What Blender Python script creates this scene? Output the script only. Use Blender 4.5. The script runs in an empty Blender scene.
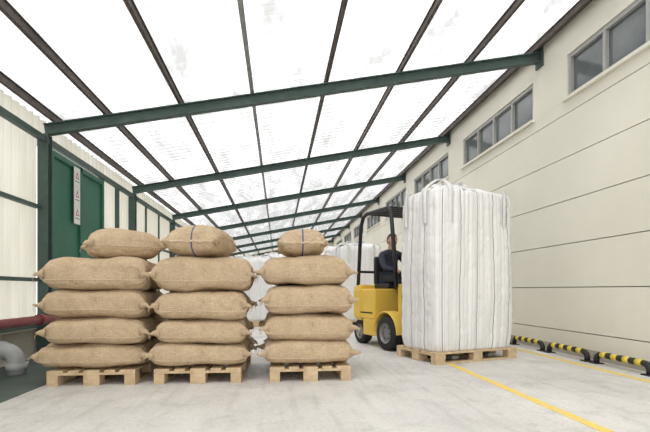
import bpy, math, random
from mathutils import Vector, Matrix, noise
random.seed(4)
scene = bpy.context.scene
scene.view_settings.view_transform = 'Standard'
scene.view_settings.look = 'None'

# ------------------------------------------------------------------ materials
def _nt(name):
    m = bpy.data.materials.new(name); m.use_nodes = True
    nt = m.node_tree
    return m, nt, nt.nodes['Principled BSDF']

def mat(name, c, c2=None, rough=.8, scale=5, bump=0., bscale=60, metal=0., spec=.3, stripe=None, weave=False, lo=.35, hi=.65, speck=0, stain=0):
    m, nt, b = _nt(name)
    N, L = nt.nodes, nt.links
    c2 = c2 or tuple(x*.85 for x in c)
    tc = N.new('ShaderNodeTexCoord')
    n = N.new('ShaderNodeTexNoise'); n.inputs['Scale'].default_value = scale; n.inputs['Detail'].default_value = 8
    n.inputs['Roughness'].default_value = .6
    r = N.new('ShaderNodeValToRGB')
    r.color_ramp.elements[0].position = lo; r.color_ramp.elements[1].position = hi
    r.color_ramp.elements[0].color = (*c, 1); r.color_ramp.elements[1].color = (*c2, 1)
    L.new(tc.outputs['Object'], n.inputs['Vector']); L.new(n.outputs['Fac'], r.inputs['Fac'])
    col = r.outputs['Color']
    b.inputs['Roughness'].default_value = rough; b.inputs['Metallic'].default_value = metal
    b.inputs['Specular IOR Level'].default_value = spec
    hsrc = None
    def mult(col, fac, a, z, f0=.25, f1=.75):
        mr = N.new('ShaderNodeMapRange'); mr.inputs['From Min'].default_value = f0; mr.inputs['From Max'].default_value = f1
        mr.inputs['To Min'].default_value = a; mr.inputs['To Max'].default_value = z
        L.new(fac, mr.inputs['Value'])
        mx = N.new('ShaderNodeMix'); mx.data_type = 'RGBA'; mx.blend_type = 'MULTIPLY'; mx.inputs['Factor'].default_value = 1
        L.new(col, mx.inputs['A']); L.new(mr.outputs[0], mx.inputs['B'])
        return mx.outputs['Result']
    if speck:
        n3 = N.new('ShaderNodeTexNoise'); n3.inputs['Scale'].default_value = 38; n3.inputs['Detail'].default_value = 6
        n3.inputs['Roughness'].default_value = .8
        L.new(tc.outputs['Object'], n3.inputs['Vector'])
        col = mult(col, n3.outputs['Fac'], 1-speck, 1+speck*.6)
    if stain:
        n4 = N.new('ShaderNodeTexNoise'); n4.inputs['Scale'].default_value = 3.2; n4.inputs['Detail'].default_value = 10
        n4.inputs['Roughness'].default_value = .75; n4.inputs['Distortion'].default_value = .6
        L.new(tc.outputs['Object'], n4.inputs['Vector'])
        col = mult(col, n4.outputs['Fac'], 1.04, 1-stain, .5, .72)
        mp4 = N.new('ShaderNodeMapping'); mp4.inputs['Scale'].default_value = (9, .7, 1); L.new(tc.outputs['Object'], mp4.inputs[0])
        n5 = N.new('ShaderNodeTexNoise'); n5.inputs['Scale'].default_value = 1.3; n5.inputs['Detail'].default_value = 8
        L.new(mp4.outputs[0], n5.inputs['Vector'])
        col = mult(col, n5.outputs['Fac'], 1.0, 1-stain*.7, .52, .75)
    if weave:
        outs = []
        for sc in ((22, 22, 300), (300, 22, 22)):
            mp = N.new('ShaderNodeMapping'); mp.inputs['Scale'].default_value = sc
            w = N.new('ShaderNodeTexNoise'); w.inputs['Scale'].default_value = 1; w.inputs['Detail'].default_value = 2
            L.new(tc.outputs['Object'], mp.inputs[0]); L.new(mp.outputs[0], w.inputs['Vector']); outs.append(w)
        a = N.new('ShaderNodeMath'); a.operation = 'ADD'
        L.new(outs[0].outputs['Fac'], a.inputs[0]); L.new(outs[1].outputs['Fac'], a.inputs[1])
        col = mult(col, a.outputs[0], .74, 1.22, .7, 1.3)
        hsrc = a.outputs[0]
    if stripe:
        sp = N.new('ShaderNodeSeparateXYZ'); L.new(tc.outputs['Object'], sp.inputs[0])
        ab = N.new('ShaderNodeMath'); ab.operation = 'ABSOLUTE'; L.new(sp.outputs['Y'], ab.inputs[0])
        lt = N.new('ShaderNodeMath'); lt.operation = 'LESS_THAN'; lt.inputs[1].default_value = .0075
        L.new(ab.outputs[0], lt.inputs[0])
        mx = N.new('ShaderNodeMix'); mx.data_type = 'RGBA'
        L.new(lt.outputs[0], mx.inputs['Factor']); L.new(col, mx.inputs['A']); mx.inputs['B'].default_value = (*stripe, 1)
        col = mx.outputs['Result']
    L.new(col, b.inputs['Base Color'])
    if bump:
        bp = N.new('ShaderNodeBump'); bp.inputs['Strength'].default_value = bump; bp.inputs['Distance'].default_value = .01
        if hsrc is None:
            n2 = N.new('ShaderNodeTexNoise'); n2.inputs['Scale'].default_value = bscale; n2.inputs['Detail'].default_value = 5
            L.new(tc.outputs['Object'], n2.inputs['Vector']); hsrc = n2.outputs['Fac']
        L.new(hsrc, bp.inputs['Height']); L.new(bp.outputs[0], b.inputs['Normal'])
    return m

def sheet_mat(name, col, tlo, thi, scale=(1.2, .5, 1), ribs=0, trans=.5):
    m = bpy.data.materials.new(name); m.use_nodes = True
    nt = m.node_tree; N, L = nt.nodes, nt.links
    N.remove(N['Principled BSDF']); out = N['Material Output']
    tc = N.new('ShaderNodeTexCoord'); mp = N.new('ShaderNodeMapping'); mp.inputs['Scale'].default_value = scale
    n = N.new('ShaderNodeTexNoise'); n.inputs['Scale'].default_value = 1.5; n.inputs['Detail'].default_value = 8
    n.inputs['Roughness'].default_value = .65
    L.new(tc.outputs['Object'], mp.inputs[0]); L.new(mp.outputs[0], n.inputs['Vector'])
    mr = N.new('ShaderNodeMapRange'); mr.inputs['From Min'].default_value = .38; mr.inputs['From Max'].default_value = .66
    mr.inputs['To Min'].default_value = tlo; mr.inputs['To Max'].default_value = thi
    L.new(n.outputs['Fac'], mr.inputs['Value'])
    fac = mr.outputs[0]
    if ribs:
        sp = N.new('ShaderNodeSeparateXYZ'); L.new(tc.outputs['Object'], sp.inputs[0])
        pp = N.new('ShaderNodeMath'); pp.operation = 'PINGPONG'; pp.inputs[1].default_value = .09
        L.new(sp.outputs['Y'], pp.inputs[0])
        r2 = N.new('ShaderNodeMapRange'); r2.inputs['From Min'].default_value = 0; r2.inputs['From Max'].default_value = .04
        r2.inputs['To Min'].default_value = ribs; r2.inputs['To Max'].default_value = 0
        L.new(pp.outputs[0], r2.inputs['Value'])
        ad = N.new('ShaderNodeMath'); ad.operation = 'ADD'; ad.use_clamp = True
        L.new(fac, ad.inputs[0]); L.new(r2.outputs[0], ad.inputs[1]); fac = ad.outputs[0]
    tp = N.new('ShaderNodeBsdfTransparent'); tp.inputs['Color'].default_value = (.97, .98, 1, 1)
    tl = N.new('ShaderNodeBsdfTranslucent'); tl.inputs['Color'].default_value = (*col, 1)
    df = N.new('ShaderNodeBsdfDiffuse'); df.inputs['Color'].default_value = (*col, 1)
    m1 = N.new('ShaderNodeMixShader'); m1.inputs[0].default_value = trans
    L.new(tl.outputs[0], m1.inputs[1]); L.new(df.outputs[0], m1.inputs[2])
    m2 = N.new('ShaderNodeMixShader')
    L.new(fac, m2.inputs[0]); L.new(tp.outputs[0], m2.inputs[1]); L.new(m1.outputs[0], m2.inputs[2])
    L.new(m2.outputs[0], out.inputs['Surface'])
    return m

def fibc_mat(name, dark=(.22, .23, .26), pleat=(.60, .61, .62)):
    m, nt, b = _nt(name); N, L = nt.nodes, nt.links
    uv = N.new('ShaderNodeUVMap'); sp = N.new('ShaderNodeSeparateXYZ'); L.new(uv.outputs[0], sp.inputs[0])
    md = N.new('ShaderNodeMath'); md.operation = 'PINGPONG'; md.inputs[1].default_value = .135
    L.new(sp.outputs['X'], md.inputs[0])
    lt = N.new('ShaderNodeMath'); lt.operation = 'LESS_THAN'; lt.inputs[1].default_value = .0055
    L.new(md.outputs[0], lt.inputs[0])
    md2 = N.new('ShaderNodeMath'); md2.operation = 'PINGPONG'; md2.inputs[1].default_value = .03
    L.new(sp.outputs['X'], md2.inputs[0])
    lt2 = N.new('ShaderNodeMath'); lt2.operation = 'LESS_THAN'; lt2.inputs[1].default_value = .004
    L.new(md2.outputs[0], lt2.inputs[0])
    mx = N.new('ShaderNodeMix'); mx.data_type = 'RGBA'; L.new(lt2.outputs[0], mx.inputs['Factor'])
    mx.inputs['A'].default_value = (.77, .765, .76, 1); mx.inputs['B'].default_value = (*pleat, 1)
    mx2 = N.new('ShaderNodeMix'); mx2.data_type = 'RGBA'; L.new(lt.outputs[0], mx2.inputs['Factor'])
    L.new(mx.outputs['Result'], mx2.inputs['A']); mx2.inputs['B'].default_value = (*dark, 1)
    L.new(mx2.outputs['Result'], b.inputs['Base Color'])
    b.inputs['Roughness'].default_value = .55
    n2 = N.new('ShaderNodeTexNoise'); n2.inputs['Scale'].default_value = 12; n2.inputs['Detail'].default_value = 5
    tc = N.new('ShaderNodeTexCoord'); L.new(tc.outputs['Object'], n2.inputs['Vector'])
    bp = N.new('ShaderNodeBump'); bp.inputs['Strength'].default_value = .6; bp.inputs['Distance'].default_value = .02
    L.new(n2.outputs['Fac'], bp.inputs['Height']); L.new(bp.outputs[0], b.inputs['Normal'])
    return m

M = {}
M['concrete'] = mat('concrete_floor', (.69, .675, .65), (.54, .525, .50), rough=.5, scale=1.1, bump=.4, bscale=90, lo=.32, hi=.7, speck=.24, stain=.24)
M['greenfloor'] = mat('green_floor_paint', (.045, .07, .06), (.09, .115, .10), rough=.5, scale=3)
M['cream'] = mat('cream_panel', (.79, .765, .67), (.74, .715, .62), rough=.6, scale=.8)
M['groove'] = mat('panel_groove', (.42, .40, .34), rough=.9)
M['greensteel'] = mat('green_painted_steel', (.055, .09, .08), (.075, .11, .098), rough=.5, scale=8)
M['greendoor'] = mat('green_door_paint', (.025, .12, .075), (.035, .15, .095), rough=.45, scale=2)
M['purlin'] = mat('dark_purlin_steel', (.07, .055, .05), (.11, .09, .08), rough=.6, scale=6)
M['purlin2'] = mat('galvanised_purlin', (.30, .31, .31), (.22, .23, .23), rough=.5, scale=6)
M['roof'] = sheet_mat('translucent_roof_sheet', (.40, .41, .415), .25, .9, (2.2, .45, 1), ribs=.5)
M['wsheet'] = sheet_mat('weathered_wall_sheet', (.53, .51, .43), .90, 1.0, (.5, 1.5, .4), trans=.55)
BC1, BC2 = (.57, .44, .295), (.49, .375, .245)
M['burlap'] = mat('burlap', BC1, BC2, rough=.95, scale=6, bump=.4, weave=True, spec=.08)
M['burlap_s'] = mat('burlap_blue_stripe', BC1, BC2, rough=.95, scale=6, bump=.4, weave=True, spec=.08, stripe=(.10, .12, .24))
M['thread'] = mat('sack_seam', (.64, .51, .36), (.46, .36, .25), rough=.95, scale=30)
M['wood'] = mat('pallet_wood', (.64, .50, .32), (.48, .35, .21), rough=.85, scale=14, bump=.3, bscale=40)
M['fibc'] = fibc_mat('woven_big_bag_fabric')
M['fibc2'] = fibc_mat('plain_big_bag_fabric', (.62, .63, .64), (.72, .72, .72))
M['strap'] = mat('white_strap', (.76, .76, .75), rough=.7)
M['glass'] = mat('window_glass', (.10, .115, .12), (.16, .18, .18), rough=.12, scale=1.5, spec=.6)
M['frame'] = mat('aluminium_frame', (.42, .42, .40), rough=.4)
M['yline'] = mat('yellow_floor_paint', (.85, .62, .10), (.74, .58, .24), rough=.7, scale=12, speck=.25)
M['yellow'] = mat('forklift_yellow', (.76, .52, .09), (.68, .46, .08), rough=.35, scale=3)
M['yellow2'] = mat('barrier_yellow', (.78, .60, .07), rough=.45)
M['black'] = mat('black_paint', (.025, .025, .027), rough=.45)
M['rubber'] = mat('tyre_rubber', (.03, .03, .031), rough=.85, bump=.3)
M['greymetal'] = mat('grey_metal', (.25, .25, .25), rough=.4, metal=.5)
M['redpipe'] = mat('red_pipe_paint', (.20, .035, .035), (.28, .06, .055), rough=.5, scale=10)
M['pvc'] = mat('grey_pvc', (.42, .43, .43), rough=.5)
M['sign'] = mat('sign_white', (.8, .8, .78), rough=.5)
M['signred'] = mat('sign_red', (.45, .12, .11), rough=.5)
M['skin'] = mat('skin', (.60, .36, .26), (.55, .31, .22), rough=.6)
M['hair'] = mat('hair_grey_brown', (.09, .065, .05), rough=.8)
M['shirt'] = mat('navy_work_shirt', (.03, .035, .05), (.045, .05, .07), rough=.9)
M['trousers'] = mat('dark_trousers', (.03, .035, .05), rough=.9)
M['eye'] = mat('eye_white', (.8, .8, .8), rough=.3)
M['pupil'] = mat('pupil', (.03, .02, .02), rough=.2)
M['lip'] = mat('lips', (.42, .17, .15), rough=.6)

# ------------------------------------------------------------------ mesh builder
class MB:
    def __init__(s): s.v = []; s.f = []; s.mi = []; s.mats = []; s.sm = []
    def m(s, key):
        if key not in s.mats: s.mats.append(key)
        return s.mats.index(key)
    def add(s, vs, fs, key, smooth=False):
        o = len(s.v); s.v += [tuple(v) for v in vs]
        for f in fs:
            s.f.append([i + o for i in f]); s.mi.append(s.m(key)); s.sm.append(smooth)
    def box(s, x0, x1, y0, y1, z0, z1, key, mtx=None):
        vs = [Vector((x, y, z)) for z in (z0, z1) for y in (y0, y1) for x in (x0, x1)]
        if mtx: vs = [mtx @ v for v in vs]
        s.add(vs, [(0, 2, 3, 1), (4, 5, 7, 6), (0, 1, 5, 4), (2, 6, 7, 3), (0, 4, 6, 2), (1, 3, 7, 5)], key)
    def beam(s, p0, p1, w, h, key):
        p0, p1 = Vector(p0), Vector(p1); d = (p1 - p0).normalized()
        up = Vector((0, 0, 1)) if abs(d.z) < .95 else Vector((0, 1, 0))
        a = d.cross(up).normalized(); b = a.cross(d).normalized()
        vs = [p + a * i * w / 2 + b * j * h / 2 for p in (p0, p1) for j in (-1, 1) for i in (-1, 1)]
        s.add(vs, [(0, 1, 3, 2), (4, 6, 7, 5), (0, 4, 5, 1), (2, 3, 7, 6), (0, 2, 6, 4), (1, 5, 7, 3)], key)
    def tube(s, pts, r, key, seg=14, cap=True, rs=None, closed=False):
        pts = [Vector(p) for p in pts]; n = len(pts); vs = []; fs = []
        prev = None
        for i, p in enumerate(pts):
            if closed: d = (pts[(i+1) % n] - pts[i-1]).normalized()
            else: d = (pts[min(i+1, n-1)] - pts[max(i-1, 0)]).normalized()
            if prev is None:
                up = Vector((0, 0, 1)) if abs(d.z) < .9 else Vector((1, 0, 0))
                a = d.cross(up).normalized()
            else:
                a = (prev - d * prev.dot(d)).normalized()
            prev = a; b = d.cross(a)
            rr = rs[i] if rs else r
            for k in range(seg):
                t = 2 * math.pi * k / seg
                vs.append(p + a * math.cos(t) * rr + b * math.sin(t) * rr)
        for i in range(n if closed else n - 1):
            for k in range(seg):
                j = (i + 1) % n
                fs.append((i*seg+k, i*seg+(k+1) % seg, j*seg+(k+1) % seg, j*seg+k))
        if cap and not closed:
            fs.append(tuple(range(seg))[::-1]); fs.append(tuple((n-1)*seg + k for k in range(seg)))
        s.add(vs, fs, key, True)
    def lathe(s, center, axis, prof, key, seg=32):
        c = Vector(center); ax = Vector(axis).normalized()
        up = Vector((0, 0, 1)) if abs(ax.z) < .9 else Vector((1, 0, 0))
        a = ax.cross(up).normalized(); b = ax.cross(a)
        vs = []; fs = []
        for r, o in prof:
            for k in range(seg):
                t = 2*math.pi*k/seg
                vs.append(c + ax*o + a*math.cos(t)*r + b*math.sin(t)*r)
        for i in range(len(prof)-1):
            for k in range(seg):
                fs.append((i*seg+k, i*seg+(k+1) % seg, (i+1)*seg+(k+1) % seg, (i+1)*seg+k))
        s.add(vs, fs, key, True)
    def ell(s, c, r, key, seg=20, rings=12, fn=None):
        vs = []; fs = []
        for i in range(rings+1):
            ph = math.pi*i/rings
            for k in range(seg):
                t = 2*math.pi*k/seg
                p = Vector((math.sin(ph)*math.cos(t), math.sin(ph)*math.sin(t), math.cos(ph)))
                if fn: p = fn(p)
                vs.append(Vector(c) + Vector((p.x*r[0], p.y*r[1], p.z*r[2])))
        for i in range(rings):
            for k in range(seg):
                fs.append((i*seg+k, (i+1)*seg+k, (i+1)*seg+(k+1) % seg, i*seg+(k+1) % seg))
        s.add(vs, fs, key, True)
    def obj(s, name, loc=(0, 0, 0), rot=0, parent=None, bevel=0):
        me = bpy.data.meshes.new(name); me.from_pydata(s.v, [], s.f); me.update()
        for k in s.mats: me.materials.append(M[k])
        for i, p in enumerate(me.polygons): p.material_index = s.mi[i]; p.use_smooth = s.sm[i]
        import bmesh
        bm = bmesh.new(); bm.from_mesh(me); bmesh.ops.recalc_face_normals(bm, faces=bm.faces); bm.to_mesh(me); bm.free()
        o = bpy.data.objects.new(name, me); scene.collection.objects.link(o)
        o.location = loc; o.rotation_euler[2] = rot
        if parent: o.parent = parent
        if bevel:
            b = o.modifiers.new('bevel', 'BEVEL'); b.width = bevel; b.segments = 3; b.limit_method = 'ANGLE'; b.angle_limit = math.radians(50)
        return o

def empty(name, loc=(0, 0, 0), rot=0):
    e = bpy.data.objects.new(name, None); scene.collection.objects.link(e)
    e.location = loc; e.rotation_euler[2] = rot; e.empty_display_size = .2
    return e

# ------------------------------------------------------------------ room shell
XL, XR = -3.22, 4.10
Y0, Y1 = -3.0, 32.0
RAFT = [-0.9, 2.75, 6.40, 10.05, 13.70, 17.35, 21.0, 24.65, 28.3, 31.9]
def zr(x): return 3.13 + (x - XL) * (4.56 - 3.13) / (XR - XL)

b = MB(); b.box(XL-.3, XR+.3, Y0, Y1, -.2, 0, 'concrete'); b.obj('floor')
b = MB(); b.box(XL+.0, -2.22, Y0, 6.2, .0, .006, 'greenfloor'); b.obj('floor_strip_green')
b = MB(); b.box(2.06, 2.14, Y0, 30, 0, .004, 'yline'); b.obj('floor_marking_line')
b = MB(); b.box(3.62, 3.70, Y0, 30, 0, .004, 'yline'); b.obj('floor_marking_line')

# right wall
WZ0, WZ1 = 3.65, 4.26
WIN = [(-0.4 + 3.5*k, 2.27 + 3.5*k) for k in range(0, 9)]
b = MB()
b.box(XR+.06, XR+.28, Y0, Y1, 0, WZ0-.02, 'groove')
b.box(XR+.06, XR+.28, Y0, Y1, 4.28, 4.80, 'groove')
rows = [0.0, .33, .95, 1.57, 2.19, 2.81, 3.43, WZ0-.005]
for i in range(len(rows)-1):
    y = Y0
    while y < Y1:
        y2 = min(y+3.65*2, Y1)
        b.box(XR, XR+.08, y+.004, y2-.004, rows[i]+(.006 if i else 0), rows[i+1]-.006, 'cream'); y = y2
b.box(XR, XR+.08, Y0, Y1, WZ1, 4.78, 'cream')
prev = Y0
for (a, c) in WIN:
    b.box(XR, XR+.2, prev, a, WZ0-.01, WZ1, 'cream'); prev = c
b.box(XR, XR+.2, prev, Y1, WZ0-.01, WZ1, 'cream')
b.obj('wall_right')
for i, (a, c) in enumerate(WIN):
    b = MB(); z0, z1 = WZ0, WZ1-.005
    b.box(XR+.07, XR+.09, a+.02, c-.02, z0+.02, z1-.02, 'glass')
    b.box(XR+.02, XR+.12, a+.002, c-.002, z0, z0+.05, 'frame'); b.box(XR+.02, XR+.12, a+.002, c-.002, z1-.05, z1, 'frame')
    n = 4
    for k in range(n+1):
        yy = a + .027 + (c-a-.054)*k/n
        b.box(XR+.02, XR+.12, yy-.025, yy+.025, z0+.05, z1-.05, 'frame')
    b.box(XR+.16, XR+.19, a+.005, c-.005, z0+.005, z1-.005, 'groove')
    b.obj('window_%d' % (i+1))
    b = MB(); b.box(XR-.05, XR-.001, a-.05, c+.05, WZ0-.045, WZ0-.005, 'cream'); b.obj('trim_%d' % (i+1))

b = MB(); b.box(XR-.02, XR-.001, Y0, Y1, 0, .12, 'groove'); b.obj('baseboard_right')
b = MB(); b.box(XL-.2, XR+.3, Y1, Y1+.2, 0, 4.8, 'cream')
b.obj('wall_back')

# roof sheets
vs = []; fs = []; ny = int((Y1-Y0)/.03)
xs = [XL-.25, -1.5, .6, 2.4, XR+.05]
for j in range(ny+1):
    y = Y0 + j*(Y1-Y0)/ny
    dz = .022*math.sin(y*2*math.pi/.18)
    for x in xs: vs.append((x, y, zr(x)+.235+dz))
nx = len(xs)
for j in range(ny):
    for i in range(nx-1): fs.append((j*nx+i, j*nx+i+1, (j+1)*nx+i+1, (j+1)*nx+i))
b = MB(); b.add(vs, fs, 'roof', True); b.obj('ceiling')

for i, x in enumerate([-3.1, -2.42, -1.4, -.38, .72, 1.85, 2.97, 3.98]):
    b = MB(); key = 'purlin2' if i == 3 else 'purlin'
    z = zr(x)+.15
    b.box(x-.022, x+.022, Y0, Y1, z-.055, z-.045, key)
    b.box(x-.006, x+.006, Y0, Y1, z-.045, z+.045, key)
    b.box(x-.022, x+.022, Y0, Y1, z+.045, z+.055, key)
    b.obj('roof_purlin')
for y in RAFT:
    b = MB(); p0 = Vector((XL+.0, y, zr(XL))); p1 = Vector((XR-.01, y, zr(XR-.01)))
    up = Vector((0, 0, 1))
    b.beam(p0, p1, .012, .13, 'greensteel')
    b.beam(p0+up*.07, p1+up*.07, .10, .014, 'greensteel')
    b.beam(p0-up*.07, p1-up*.07, .10, .014, 'greensteel')
    b.box(XR-.03, XR-.004, y-.09, y+.09, 4.40, 4.70, 'greensteel')
    for x in (-2.42, -1.4, -.38, .72, 1.85, 2.97):
        b.box(x-.02, x+.02, y-.03, y+.03, zr(x)+.06, zr(x)+.10, 'greensteel')
    b.obj('roof_rafter_beam')
b = MB(); b.box(XR-.09, XR-.005, Y0, Y1, 4.70, 4.76, 'purlin'); b.obj('trim_eave_right')

# left wall
def corr(b, y0, y1, z0, z1, x, key, amp=.022, pitch=.16):
    n = max(4, int((y1-y0)/.025)); vs = []; fs = []
    for i in range(n+1):
        y = y0+(y1-y0)*i/n; dx = amp*math.sin(2*math.pi*y/pitch)
        vs += [(x+dx, y, z0), (x+dx, y, z1)]
    for i in range(n): fs.append((2*i, 2*i+2, 2*i+3, 2*i+1))
    b.add(vs, fs, key, True)
b = MB()
corr(b, Y0, 6.4, .38, 3.33, XL-.11, 'wsheet'); corr(b, 8.3, Y1, .38, 3.33, XL-.11, 'wsheet')
corr(b, 6.4, 8.3, 2.9, 3.33, XL-.11, 'wsheet')
b.box(XL-.16, XL-.09, Y0, 6.42, 0, .38, 'groove'); b.box(XL-.16, XL-.09, 8.3, Y1, 0, .38, 'groove')
b.obj('wall_left')
for y in RAFT:
    b = MB()
    b.box(XL-.07, XL+.07, y-.06, y-.048, 0, 3.06, 'greensteel'); b.box(XL-.07, XL+.07, y+.048, y+.06, 0, 3.06, 'greensteel')
    b.box(XL-.006, XL+.006, y-.048, y+.048, 0, 3.06, 'greensteel')
    b.box(XL-.075, XL+.09, y-.08, y+.08, 0, .015, 'greensteel')
    b.obj('steel_column')
b = MB()
ys = [Y0] + RAFT + [Y1]
for i in range(len(ys)-1):
    a, c = ys[i]+.07, ys[i+1]-.07
    if c <= a: continue
    for z in (.42, 1.05, 2.05):
        if abs(ys[i]-6.40) < .01: a2 = 8.4
        else: a2 = a
        b.box(XL-.08, XL-.02, a2, c, z-.025, z+.025, 'greensteel')
    k = a + 1.1
    while k < c-.4 and not abs(ys[i]-6.40) < .01:
        b.box(XL-.075, XL-.035, k-.02, k+.02, .4, 3.0, 'greensteel' if ys[i] > 6 else 'purlin2'); k += 1.17
b.box(XL-.075, XL+.0, 8.4, 8.47, 0, 3.0, 'greensteel'); b.box(XL-.075, XL, 9.2, 9.25, .4, 3.0, 'greensteel')
b.box(XL-.02, XL+.05, Y0, Y1, 2.95, 3.03, 'greensteel')
b.obj('trim_left_wall_rails')

# green sliding door
b = MB(); X = XL+.02
b.box(X-.05, X, 6.48, 8.34, .02, 2.90, 'greendoor')
b.box(X, X+.03, 6.48, 6.56, .02, 2.9, 'greendoor'); b.box(X, X+.03, 8.26, 8.34, .02, 2.9, 'greendoor')
b.box(X, X+.03, 7.38, 7.45, .02, 2.9, 'greendoor')
b.box(X, X+.03, 6.56, 8.26, 2.82, 2.9, 'greendoor'); b.box(X, X+.03, 6.56, 8.26, .02, .12, 'greendoor')
b.obj('door_1')
b = MB(); b.box(XL+.061, XL+.07, 7.12, 7.32, 1.95, 2.84, 'sign')
for k, z in enumerate((2.0, 2.29, 2.58)):
    b.add([(XL+.072, 7.16, z+.08), (XL+.072, 7.28, z+.08), (XL+.072, 7.22, z+.20)], [(0, 1, 2)], 'signred')
    b.add([(XL+.0735, 7.19, z+.095), (XL+.0735, 7.25, z+.095), (XL+.0735, 7.22, z+.155)], [(0, 1, 2)], 'sign')
    b.box(XL+.07, XL+.073, 7.15, 7.29, z+.03, z+.045, 'greymetal')
b.obj('warning_sign')

# pipes
b = MB(); b.tube([(-3.03, Y0+.2, .53), (-3.03, 6.9, .53)], .055, 'redpipe', 18)
for y in (-2, 0, 2, 4.0, 5.0, 5.9):
    b.tube([(-3.03, y-.04, .53), (-3.03, y+.04, .53)], .07, 'redpipe', 18)
    b.box(-3.28, -3.03, y-.015, y+.015, .515, .545, 'redpipe')
b.obj('red_pipe')
b = MB()
pts = [(-3.28, 4.98, .26), (-2.92, 4.98, .26)] + [(-2.92+.13*math.sin(t), 4.98, .13+.13*math.cos(t)) for t in [math.pi/2*k/8 for k in range(1, 9)]] + [(-2.79, 4.98, .0)]
b.tube(pts, .085, 'pvc', 20)
b.tube([(-2.98, 4.98, .26), (-2.91, 4.98, .26)], .1, 'pvc', 20); b.tube([(-2.79, 4.98, .13), (-2.79, 4.98, .05)], .1, 'pvc', 20)
b.obj('drain_pipe')

# floor barriers
for k in range(-6, 26):
    ya = 4.12+.94*k
    if ya > 28: break
    b = MB(); x = 3.93
    n = 7; y0, y1 = ya+.08, ya+.86
    b.tube([(x, y0, .0), (x, y0, .06), (x, y0+.015, .09), (x, y0+.05, .115), (x, y0+.09, .12)], .035, 'black', 14)
    b.tube([(x, y1, .0), (x, y1, .06), (x, y1-.015, .09), (x, y1-.05, .115), (x, y1-.09, .12)], .035, 'black', 14)
    L = y1-y0-.18
    for j in range(n):
        b.tube([(x, y0+.09+L*j/n, .12), (x, y0+.09+L*(j+1)/n, .12)], .037, 'yellow2' if j % 2 == 0 else 'black', 14)
    b.box(x-.06, x+.06, y0-.06, y0+.06, 0, .012, 'black'); b.box(x-.06, x+.06, y1-.06, y1+.06, 0, .012, 'black')
    b.obj('floor_barrier_rail')

# ------------------------------------------------------------------ pallets
def pallet(L, W, loc, rot, name='wooden_pallet'):
    b = MB(); hl, hw = L/2, W/2
    bw = .10; cw = .145
    for x, w in ((-hw+bw/2, bw), (0, cw), (hw-bw/2, bw)):
        b.box(x-w/2, x+w/2, -hl, hl, 0, .022, 'wood')
        for y in (-hl+cw/2, 0, hl-cw/2):
            b.box(x-w/2, x+w/2, y-cw/2, y+cw/2, .022, .1, 'wood')
    for y in (-hl+cw/2, 0, hl-cw/2): b.box(-hw, hw, y-cw/2, y+cw/2, .1, .122, 'wood')
    n = 5 if W < .95 else 6
    ws = [.145, .1, .145, .1, .145] if n == 5 else [.145]*6
    gap = (W-sum(ws))/(n-1); x = -hw
    for w in ws:
        b.box(x, x+w, -hl, hl, .122, .144, 'wood'); x += w+gap
    return b.obj(name, loc, rot, bevel=.003)

PY = 4.33
pallet(1.2, .8, (-1.765, PY+.6, 0), 0)
pallet(1.2, .83, (-.765, PY+.59, 0), -.02)
pallet(1.2, .81, (.33, PY+.57, 0), -.01)

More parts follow.
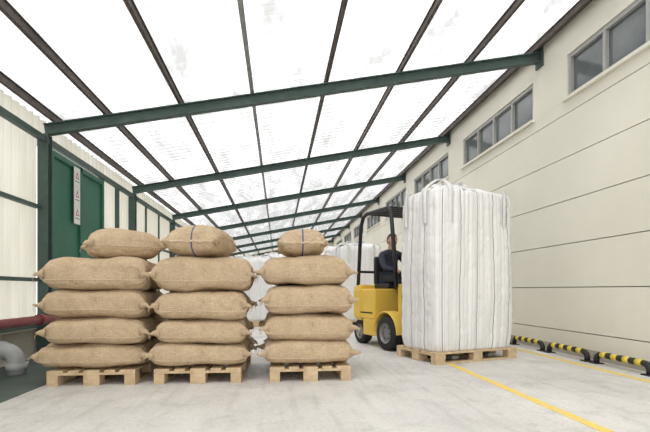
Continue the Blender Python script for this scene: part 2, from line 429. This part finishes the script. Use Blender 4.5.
# ------------------------------------------------------------------ sacks
def sack(z0, H, x, y, L, W, rot=0, seed=0, key='burlap', droop=.02, ex=4.2, blunt=12, side=.62):
    """z0 = height of the underside"""
    nu, nv = 120, 84; vs = []; fs = []
    so = Vector((seed*7.13, seed*3.7, seed*1.9))
    rnd = random.Random(seed)
    us = [-math.cos(math.pi*i/nu)*.6 + (-1+2*i/nu)*.4 for i in range(nu+1)]
    ea = [rnd.uniform(.3, 1.2) for _ in range(4)]
    vex = max(2.2, ex*side)
    for i in range(nu+1):
        u = us[i]; au = min(1, abs(u))
        h = max(H/2*max(0.0, 1-au**blunt)**.5*(1-.06*au**3), .007)
        w = W/2*(1-.06*au**4)
        for k in range(nv):
            t = 2*math.pi*k/nv
            c, s_ = math.cos(t), math.sin(t)
            yy = w*math.copysign(abs(c)**(2/vex), c); z = h*math.copysign(abs(s_)**(2/ex), s_)
            xx = u*L/2
            e = ea[(0 if u < 0 else 1)+(0 if c < 0 else 2)]
            if au > .94: xx += math.copysign(1, u)*.025*e*((au-.94)/.06)*(abs(yy)/(W/2))**4
            if au > .9: xx -= math.copysign(1, u)*.012*((au-.9)/.1)*(1-(abs(yy)/(W/2))**2)
            z += -droop*au**4
            p = Vector((xx, yy, z))
            d = noise.noise(p*2.6+so)*.032 + noise.noise(Vector((p.x*5, p.y*5, p.z*9))+so)*.010
            r1 = 1-abs(noise.noise(Vector((p.x*4.0, p.y*4.0, p.z*9))+so*1.7))*2.8
            d -= max(0, r1)**3*.008
            fold = math.sin(t*11+seed+3*noise.noise(p*3+so))*.007*max(0, (au-.6)/.4)
            fold += math.sin(p.x*46+6*noise.noise(p*4+so))*.0025*abs(c)**3
            nrm = Vector((math.copysign(max(0, (au-.85)/.15)*.5, u), c, s_)).normalized()
            fade = min(1, h/(H*.25))
            p += nrm*(d+fold)*fade
            vs.append(p)
    for i in range(nu):
        for k in range(nv): fs.append((i*nv+k, i*nv+(k+1) % nv, (i+1)*nv+(k+1) % nv, (i+1)*nv+k))
    fs.append(tuple(range(nv))); fs.append(tuple(nu*nv+k for k in range(nv)))
    b = MB(); b.add(vs, fs, key, True)
    # stitched side seam running the length of the sack
    ks = nv//2 + (2 if seed % 2 else -2)
    b.tube([vs[i*nv+ks]+Vector((0, -.001, 0)) for i in range(3, nu-2, 2)], .0045, 'thread', 6)
    for sgn in (-1, 1):
        i = 0 if sgn < 0 else nu
        ring = vs[i*nv:(i+1)*nv]
        ymin, ymax = min(p.y for p in ring), max(p.y for p in ring)
        pts = []
        for k in range(17):
            yy = ymin+(ymax-ymin)*k/16
            near = min(ring, key=lambda p: abs(p.y-yy))
            pts.append((near.x+sgn*.004, yy, near.z*.3-droop*.7+.005*math.sin(k*1.7+seed)))
        b.tube(pts, .011, 'thread', 8)
        for en, oy, ee in ((pts[0], -1, ea[0 if sgn < 0 else 1]), (pts[-1], 1, ea[2 if sgn < 0 else 3])):
            e = Vector(en); zz = rnd.uniform(-.025, .015)
            b.tube([e-Vector((sgn*.05, oy*.01, 0)), e+Vector((sgn*.004, oy*.004, .002)), e+Vector((sgn*.022*ee, oy*.010, zz*.5)), e+Vector((sgn*.045*ee, oy*.004, zz))], .01, key, 10, rs=[.045, .022, .013, .012])
            b.tube([e+Vector((sgn*.012*ee, oy*.008, -.018)), e+Vector((sgn*.016*ee, oy*.010, .018))], .004, 'thread', 6)
            b.tube([e+Vector((sgn*.02*ee, oy*.012, 0)), e+Vector((sgn*.03, oy*.02, -.03)), e+Vector((sgn*.028, oy*.02, -.06))], .0025, 'thread', 6)
    o = b.obj('burlap_sack', (x, y, z0+H/2+.004), rot)
    lim = -H/2-.002
    for v in o.data.vertices:
        if v.co.z < lim: v.co.z = lim+.05*(v.co.z-lim)
    return o

sd = 1
layers = {'L': [.146, .375, .635, .910, 1.215], 'M': [.146, .375, .615, .895, 1.235], 'R': [.146, .385, .66, .955, 1.25]}
off = {'L': [(-.02, 1.06), (.02, 1.0), (.015, 1.01), (.02, 1.03)],
       'M': [(-.015, 1.0), (.01, .93), (.01, .95), (.02, 1.01)],
       'R': [(.0, .98), (.02, .95), (.01, .95), (-.02, .96)]}
cx = {'L': -1.765, 'M': -.755, 'R': .30}
for s_ in 'LMR':
    for i in range(4):
        z0, z1 = layers[s_][i], layers[s_][i+1]
        dx, L = off[s_][i]
        H = (z1-z0)+.014
        zz = z0 + (.004 if i == 0 else -.004)
        sack(zz, H, cx[s_]+dx, PY+.265+.014*math.sin(sd*1.7), L-.07, .57, .02*math.sin(sd*2.3), sd, droop=.010*i/2); sd += 1
        sack(zz, H, cx[s_]-dx, PY+.875, L-.10, .55, .02*math.sin(sd*1.3), sd, droop=.01); sd += 1
sack(1.225, .32, -1.60, PY+.40, .70, .50, .45, 51, droop=.03, ex=2.8, blunt=4.5, side=.9)
sack(1.245, .33, -.80, PY+.42, .86, .54, math.pi/2-.1, 52, key='burlap_s', droop=.03, ex=2.8, blunt=4.5, side=.9)
sack(1.26, .30, .25, PY+.42, .84, .48, math.pi/2, 53, key='burlap_s', droop=.03, ex=2.8, blunt=4.5, side=.9)

# ------------------------------------------------------------------ big bags
def bigbag(loc, rot, a, c, H, seed=0, name='bulk_bag', hi=True):
    n = 420 if hi else 160; nz = 70 if hi else 26; ex = 7
    so = Vector((seed*3.1, seed*5.7, 0))
    raw = []
    K = 2000
    for k in range(K):
        t = 2*math.pi*k/K; cc, ss = math.cos(t), math.sin(t)
        raw.append(Vector((math.copysign(abs(cc)**(2/ex), cc), math.copysign(abs(ss)**(2/ex), ss), 0)))
    pr = [Vector((p.x*a, p.y*c, 0)) for p in raw]
    acc = [0]
    for k in range(K): acc.append(acc[-1]+(pr[(k+1) % K]-pr[k]).length)
    per = acc[-1]; pts = []; j = 0
    for k in range(n):
        tgt = per*k/n
        while acc[j+1] < tgt: j += 1
        pts.append(pr[j % K].lerp(pr[(j+1) % K], (tgt-acc[j])/(acc[j+1]-acc[j]+1e-9)))
    vs = []; uvs = []
    zs = []
    for i in range(nz+1):
        zs.append((i/nz*H, 1.0, 0))
    m_top = 16 if hi else 8
    for i in range(1, m_top+1):
        f = i/m_top; zs.append((H+.08*math.sin(f*math.pi/2)*1.0, 1-f*.97, f))
    for (z, sc, f) in zs:
        e = z/H
        bul = 1+.016*math.sin(min(e, 1)*math.pi)
        if e < .05: bul -= .03*(1-e/.05)
        if e > .93 and f == 0: bul -= .035*((e-.93)/.07)**2
        if f > 0: bul -= .035
        for k, p in enumerate(pts):
            s = per*k/n
            nrm = Vector((p.x/a*abs(p.x/a)**4, p.y/c*abs(p.y/c)**4, 0))
            if nrm.length > 0: nrm.normalize()
            rib = abs(math.sin(math.pi*s/.135))**.5*.011-.007
            d = rib + .026*noise.noise(Vector((p.x*2.2, p.y*2.2, z*1.3))+so) + .014*noise.noise(Vector((p.x*8, p.y*8, z*2.0))+so)
            d += .010*math.sin(s*70+5*noise.noise(Vector((s*2, z*.8, 1))+so))*max(0, e-.5)
            cr = 1-abs(noise.noise(Vector((s*3.5, z*6, 7))+so))*4
            d -= max(0, cr)**2*.009
            q = p*sc*bul+nrm*d*(1-f)
            zz = z
            if f > 0:
                zz += .07*noise.noise(Vector((q.x*5, q.y*5, 3))+so)*math.sin(f*math.pi) + .02*math.sin(s*30+seed)*math.sin(f*math.pi)
            else:
                zz += .07*noise.noise(Vector((s*3, 0, 5))+so)*max(0, e-.6)
            vs.append(Vector((q.x, q.y, max(zz, 0)))); uvs.append((s, z))
    fs = []; R = len(zs)
    for i in range(R-1):
        for k in range(n): fs.append((i*n+k, i*n+(k+1) % n, (i+1)*n+(k+1) % n, (i+1)*n+k))
    fs.append(tuple(range(n))[::-1])
    b = MB(); b.add(vs, fs, 'fibc' if hi else 'fibc2', True)
    sp = []
    for i, (zz, rr) in enumerate([(H+.04, .34), (H+.09, .30), (H+.11, .2), (H+.12, .09), (H+.14, .13), (H+.155, .17)]):
        for k in range(48):
            t = 2*math.pi*k/48
            r2 = rr*(1+.13*math.sin(t*9+i*.4)+.06*math.sin(t*5+seed))
            sp.append(Vector((r2*math.cos(t)*1.3-.08, r2*math.sin(t)*.8, zz+.02*math.sin(t*7+i))))
    f2 = [(i*48+k, i*48+(k+1) % 48, (i+1)*48+(k+1) % 48, (i+1)*48+k) for i in range(5) for k in range(48)]
    b.add(sp, f2, 'strap', True)
    rl = random.Random(seed)
    for sx in (-1, 1):
        for sy in (-1, 1):
            lp = rl.uniform(.4, .95)
            x1, y1 = sx*(a-.22), sy*(c+.002)
            xc, yc = sx*(a+.004), sy*(c-.2)
            path = [(x1, y1+sy*.006, H-.42), (x1, y1+sy*.010, H-.15), (x1, y1+sy*.008, H-.0), (sx*(a-.19), sy*(c-.03), H+.08*lp), (sx*(a-.12), sy*(c-.07), H+.13*lp),
                    (sx*(a-.06), sy*(c-.14), H+.09*lp), (xc, yc, H-.0), (xc+sx*.012, yc, H-.15), (xc+sx*.008, yc, H-.42)]
            P = [Vector(p) for p in path]; Q = []
            for i in range(len(P)-1):
                p0, p1, p2, p3 = P[max(i-1, 0)], P[i], P[i+1], P[min(i+2, len(P)-1)]
                for j in range(6):
                    t = j/6
                    Q.append(.5*((2*p1)+(p2-p0)*t+(2*p0-5*p1+4*p2-p3)*t*t+(3*p1-p0-3*p2+p3)*t**3))
            Q.append(P[-1]); rv = []; rf = []
            m = len(Q)
            for i, q in enumerate(Q):
                fr = i/(m-1)
                wd = Vector((1, 0, 0)).lerp(Vector((0, -sx*sy, 0)), fr).normalized()*.032
                out = Vector((sx*fr, sy*(1-fr), .0)).normalized()*.008
                rv += [q-wd, q+wd, q+wd+out, q-wd+out]
            for i in range(m-1):
                for k in range(4): rf.append((i*4+k, i*4+(k+1) % 4, (i+1)*4+(k+1) % 4, (i+1)*4+k))
            b.add(rv, rf, 'strap', True)
    o = b.obj(name, loc, rot)
    me = o.data; uvl = me.uv_layers.new(name='UVMap')
    for poly in me.polygons:
        ids = [me.loops[l].vertex_index for l in poly.loop_indices]
        if max(ids) < len(uvs):
            us = [uvs[i][0] for i in ids]
            wrap = max(us)-min(us) > per/2
            for l, i in zip(poly.loop_indices, ids):
                u = uvs[i][0]
                if wrap and u < per/2: u += per
                uvl.data[l].uv = (u, uvs[i][1])
    return o

TH = math.radians(18)
ux = Vector((math.cos(TH), math.sin(TH), 0)); uy = Vector((-math.sin(TH), math.cos(TH), 0))
C = Vector((1.90, 5.06, 0))
PW, PD = 1.33, .85
pc = C+ux*PW/2+uy*PD/2
pallet(PW, PD, pc, TH+math.pi/2)
bigbag((pc.x+.01, pc.y, .146), TH, .665, .405, 2.02, seed=2)

# background big bags
for i, (x, y, r, h) in enumerate([(-1.9, 11.6, .05, 1.4), (-.5, 11.3, -.08, 1.5), (.78, 10.9, .06, 1.62), (2.05, 11.0, -.05, 1.85), (-1.2, 13.2, .1, 1.6), (.1, 13.2, -.05, 1.75), (1.4, 13.3, 0, 2.0)]):
    pallet(1.2, 1.0, (x, y, 0), r+math.pi/2)
    bigbag((x, y, .146), r, .53, .50, h, seed=5+i, hi=False)

# ------------------------------------------------------------------ forklift
org = C+ux*PW/2+uy*(PD+.03)
fk = empty('forklift', org, TH)
def part(b, name, bevel=0): 
    return b.obj(name, (0, 0, 0), 0, fk, bevel)
b = MB()
for sx in (-1, 1):
    b.box(sx*.35-.035, sx*.35+.035, .13, .25, .06, 2.08, 'black')
    b.box(sx*.275-.03, sx*.275+.03, .12, .22, .10, 2.02, 'black')
    b.tube([(sx*.20, .2, .2), (sx*.20, .2, 1.9)], .025, 'greymetal')
b.box(-.38, .38, .22, .26, 1.98, 2.08, 'black'); b.box(-.38, .38, .22, .26, 1.2, 1.28, 'black'); b.box(-.38, .38, .15, .25, .08, .2, 'black')
b.box(-.3, .3, .13, .21, 1.94, 2.02, 'black')
part(b, 'mast', .004)
b = MB()
b.box(-.45, .45, .06, .11, .30, .38, 'black'); b.box(-.45, .45, .06, .11, .62, .70, 'black')
for x in (-.44, -.22, 0, .22, .44): b.box(x-.015, x+.015, .065, .095, .38, 1.1, 'black')
b.box(-.455, .455, .065, .095, 1.1, 1.13, 'black')
part(b, 'carriage_backrest', .003)
for sx in (-1, 1):
    b = MB(); x = sx*.30
    b.box(x-.05, x+.05, .02, .06, .042, .62, 'greymetal'); b.box(x-.05, x+.05, -.80, .06, .042, .080, 'greymetal')
    part(b, 'fork_%s' % ('right' if sx < 0 else 'left'), .004)
def wheel(x, y, r, w, nm, sx):
    b = MB()
    b.lathe((x, y, r), (1, 0, 0), [(r*.6, -w/2), (r*.93, -w/2), (r, -w/2+.025), (r, w/2-.025), (r*.93, w/2), (r*.6, w/2), (r*.55, w/2-.03), (.06, w/2-.04), (0.001, w/2-.04)], 'rubber')
    b.lathe((x, y, r), (1, 0, 0), [(.001, sx*w*.35), (.06, sx*w*.42), (.09, sx*w*.3), (r*.58, sx*w*.3), (r*.6, sx*w*.5)], 'greymetal')
    for k in range(6):
        t = k*math.pi/3; b.tube([(x+sx*w*.28, y+.09*math.cos(t), r+.09*math.sin(t)), (x+sx*w*.36, y+.09*math.cos(t), r+.09*math.sin(t))], .012, 'black', 8)
    part(b, nm)
for sx in (-1, 1):
    wheel(sx*.46, .46, .26, .18, 'front_wheel_%s' % ('right' if sx < 0 else 'left'), sx)
    wheel(sx*.38, 1.42, .21, .15, 'rear_wheel_%s' % ('right' if sx < 0 else 'left'), sx)
b = MB()
b.box(-.34, .34, .28, 1.2, .14, .42, 'yellow')
b.box(-.52, .52, .74, 1.18, .18, .44, 'yellow')
for sx in (-1, 1):
    pts = [(.46+.31*math.cos(t), .26+.31*math.sin(t)) for t in [math.pi*k/12 for k in range(0, 13)]]
    vs = []; fs = []
    for (y, z) in pts:
        for rr in (1, 1.08):
            for xx in (sx*.36, sx*.56): vs.append((xx, .46+(y-.46)*rr, .26+(z-.26)*rr))
    for i in range(12):
        q = i*4
        for a_, b_ in ((0, 1), (1, 3), (3, 2), (2, 0)): fs.append((q+a_, q+b_, q+4+b_, q+4+a_))
    b.add(vs, fs, 'yellow', True)
part(b, 'chassis', .02)
b = MB(); b.box(-.50, .50, .84, 1.42, .44, .93, 'yellow'); b.box(-.505, .505, .9, 1.36, .52, .56, 'black'); part(b, 'battery_hood', .04)
b = MB()
vs = []; fs = []
prof = [(-.52, 1.3), (-.52, 1.5), (-.44, 1.66), (-.25, 1.74), (.25, 1.74), (.44, 1.66), (.52, 1.5), (.52, 1.3)]
for z, k in ((.40, .9), (.46, 1), (.9, 1), (.98, .96), (1.0, .88)):
    for x, y in prof: vs.append((x*k, 1.3+(y-1.3)*k, z))
n = len(prof)
for i in range(4):
    for k in range(n): fs.append((i*n+k, i*n+(k+1) % n, (i+1)*n+(k+1) % n, (i+1)*n+k))
fs += [tuple(range(n)), tuple(4*n+k for k in range(n))]
b.add(vs, fs, 'yellow'); b.box(-.28, .28, 1.25, 1.66, .16, .45, 'black'); part(b, 'counterweight', .015)
b = MB(); b.box(-.42, .42, .30, .86, .42, .46, 'black'); b.box(-.36, .36, .30, .40, .46, 1.0, 'yellow'); b.box(-.34, .34, .40, .46, .85, 1.05, 'black'); part(b, 'floor_plate_and_dashboard', .01)
b = MB(); b.box(-.24, .20, .86, 1.30, .93, 1.02, 'black'); b.box(-.24, .20, 1.24, 1.33, 1.0, 1.48, 'black'); part(b, 'seat', .03)
b = MB()
b.tube([(-.02, .42, .86), (-.02, .585, 1.14)], .025, 'black')
cw_, nn = Vector((-.02, .60, 1.165)), Vector((0, .5, .86)).normalized()
ex_ = Vector((1, 0, 0)); ey_ = nn.cross(ex_)
b.tube([cw_+ex_*.17*math.cos(t)+ey_*.17*math.sin(t) for t in [2*math.pi*k/32 for k in range(32)]], .013, 'black', 10, closed=True)
for t in (0, 2.1, 4.2): b.tube([cw_, cw_+ex_*.17*math.cos(t)+ey_*.17*math.sin(t)], .01, 'black', 8)
part(b, 'steering_wheel')
b = MB()
for sx in (-1, 1):
    b.tube([(sx*.45, .30, .95), (sx*.45, .36, 1.5), (sx*.44, .46, 2.09), (sx*.43, .54, 2.17), (sx*.43, 1.2, 2.18), (sx*.43, 1.33, 2.14), (sx*.44, 1.40, 1.98), (sx*.46, 1.46, .96)], .032, 'black', 10)
for y in (.54, .68, .82, .96, 1.10, 1.24): b.box(-.42, .42, y-.015, y+.015, 2.165, 2.195, 'black')
b.box(-.45, .45, 1.41, 1.45, 1.2, 1.24, 'black')
part(b, 'overhead_guard')
# ------------------------------------------------------------------ driver
dr = empty('forklift_driver', org+ux*-.03, TH)
def skinobj(name, verts, edges, radii, root, key, sub=2):
    me = bpy.data.meshes.new(name); me.from_pydata(verts, edges, []); me.update(); me.materials.append(M[key])
    o = bpy.data.objects.new(name, me); scene.collection.objects.link(o); o.parent = dr
    md = o.modifiers.new('Skin', 'SKIN'); md.use_smooth_shade = True
    if not me.skin_vertices: 
        return o
    for i, r in enumerate(radii):
        d = me.skin_vertices[0].data[i]; d.radius = r if isinstance(r, tuple) else (r, r); d.use_root = (i == root)
    s = o.modifiers.new('Sub', 'SUBSURF'); s.levels = sub; s.render_levels = sub
    return o
V = [(0, 1.10, 1.12), (0, 1.12, 1.26), (0, 1.12, 1.40), (0, 1.10, 1.52), (0, 1.09, 1.59),
     (-.19, 1.09, 1.49), (-.25, .93, 1.28), (-.17, .72, 1.225), (.19, 1.09, 1.49), (.25, .93, 1.28), (.17, .72, 1.225)]
E = [(0, 1), (1, 2), (2, 3), (3, 4), (3, 5), (5, 6), (6, 7), (3, 8), (8, 9), (9, 10)]
R_ = [(.15, .12), (.145, .115), (.16, .12), (.12, .09), .055, .07, .05, .032, .07, .05, .032]
skinobj('shirt', V, E, R_, 0, 'shirt')
V2 = [(0, 1.10, 1.12), (-.10, 1.04, 1.11), (-.14, .66, 1.10), (-.13, .56, .66), (-.13, .50, .54),
     (.10, 1.04, 1.11), (.14, .66, 1.10), (.13, .56, .66), (.13, .50, .54)]
E2 = [(0, 1), (1, 2), (2, 3), (3, 4), (0, 5), (5, 6), (6, 7), (7, 8)]
skinobj('trousers', V2, E2, [(.15, .11), .10, .068, .05, .045, .10, .068, .05, .045], 0, 'trousers')
for sx in (-1, 1):
    b = MB(); b.ell((sx*.13, .47, .51), (.048, .13, .05), 'black', fn=lambda p: Vector((p.x, p.y, max(p.z, -.8)))); b.obj('shoe_%d' % (1 if sx < 0 else 2), parent=dr)
    hx = sx*.165
    hv = [(hx, .72, 1.225), (hx, .69, 1.222), (hx-sx*.005, .655, 1.215)]; he = [(0, 1), (1, 2)]; hr = [.026, (.034, .02), (.036, .018)]
    skinobj('palm_%d' % (1 if sx < 0 else 2), hv, he, hr, 1, 'skin')
    for k in range(4):
        ox = (-.027+.018*k); ln = [.9, 1.05, 1.0, .8][k]
        fv = [(hx+ox, .66, 1.217), (hx+ox, .632, 1.222), (hx+ox, .632-.028*ln, 1.20), (hx+ox, .634-.022*ln, 1.20-.028*ln), (hx+ox, .645, 1.188-.022*ln)]
        skinobj('finger_%d_%d' % (1 if sx < 0 else 2, k+1), fv, [(0, 1), (1, 2), (2, 3), (3, 4)], [.0095, .009, .0085, .008, .007], 0, 'skin', 1)
    fv = [(hx-sx*.025, .68, 1.212), (hx-sx*.05, .66, 1.20), (hx-sx*.055, .635, 1.185)]
    skinobj('thumb_%d' % (1 if sx < 0 else 2), fv, [(0, 1), (1, 2)], [.012, .0105, .008], 0, 'skin', 1)
b = MB()
b.tube([(0, 1.095, 1.55), (0, 1.085, 1.61), (0, 1.075, 1.67)], .055, 'skin', 20, rs=[.062, .056, .055])
hcn = Vector((0, 1.055, 1.735))
def headf(p):
    q = p.copy()
    if p.z < 0: q.x *= 1-.28*abs(p.z); q.y = q.y*(1-.12*abs(p.z)) - .10*abs(p.z)
    if p.y < -.3: q.y *= .95
    return q
b.ell(hcn, (.078, .098, .118), 'skin', 32, 24, headf)
b.ell(hcn+Vector((0, -.10, -.018)), (.014, .020, .026), 'skin', 12, 8)
b.ell(hcn+Vector((0, -.112, -.030)), (.017, .012, .011), 'skin', 12, 8)
for sx in (-1, 1):
    b.ell(hcn+Vector((sx*.031, -.083, .004)), (.014, .010, .008), 'eye', 12, 8)
    b.ell(hcn+Vector((sx*.031, -.091, .004)), (.006, .004, .006), 'pupil', 10, 6)
    b.ell(hcn+Vector((sx*.031, -.087, .024)), (.020, .008, .005), 'hair', 10, 6)
    b.ell(hcn+Vector((sx*.079, .005, -.008)), (.010, .020, .032), 'skin', 12, 8)
b.ell(hcn+Vector((0, -.094, -.062)), (.024, .009, .007), 'lip', 12, 8)
def hairf(p):
    q = p.copy()
    if p.y < 0 and p.z < .45: q.y = max(q.y, -.12); q.z = max(q.z, .10 if abs(p.x) < .8 else -.2)
    if p.z < -.45: q.z = -.45
    return q
b.ell(hcn+Vector((0, .008, .012)), (.085, .103, .118), 'hair', 32, 24, hairf)
b.obj('head', parent=dr)

# ------------------------------------------------------------------ light + camera
w = bpy.data.worlds.new('overcast_sky'); scene.world = w; w.use_nodes = True
bg = w.node_tree.nodes['Background']
bg.inputs['Color'].default_value = (1, .99, .975, 1); bg.inputs['Strength'].default_value = 2.35
sun = bpy.data.lights.new('sun', 'SUN'); sun.energy = 3.4; sun.angle = math.radians(20); sun.color = (1, .96, .90)
so = bpy.data.objects.new('sun', sun); scene.collection.objects.link(so)
so.rotation_euler = (math.radians(28), math.radians(-18), 0); so.location = (0, 0, 12)

cam = bpy.data.cameras.new('camera'); co = bpy.data.objects.new('camera', cam); scene.collection.objects.link(co)
cam.sensor_width = 36; cam.lens = 36*433/650; cam.shift_y = 74/650
co.location = (0, 0, .91); co.rotation_euler = (math.radians(90), 0, -math.atan(47/433))
cam.clip_start = .05
scene.camera = co
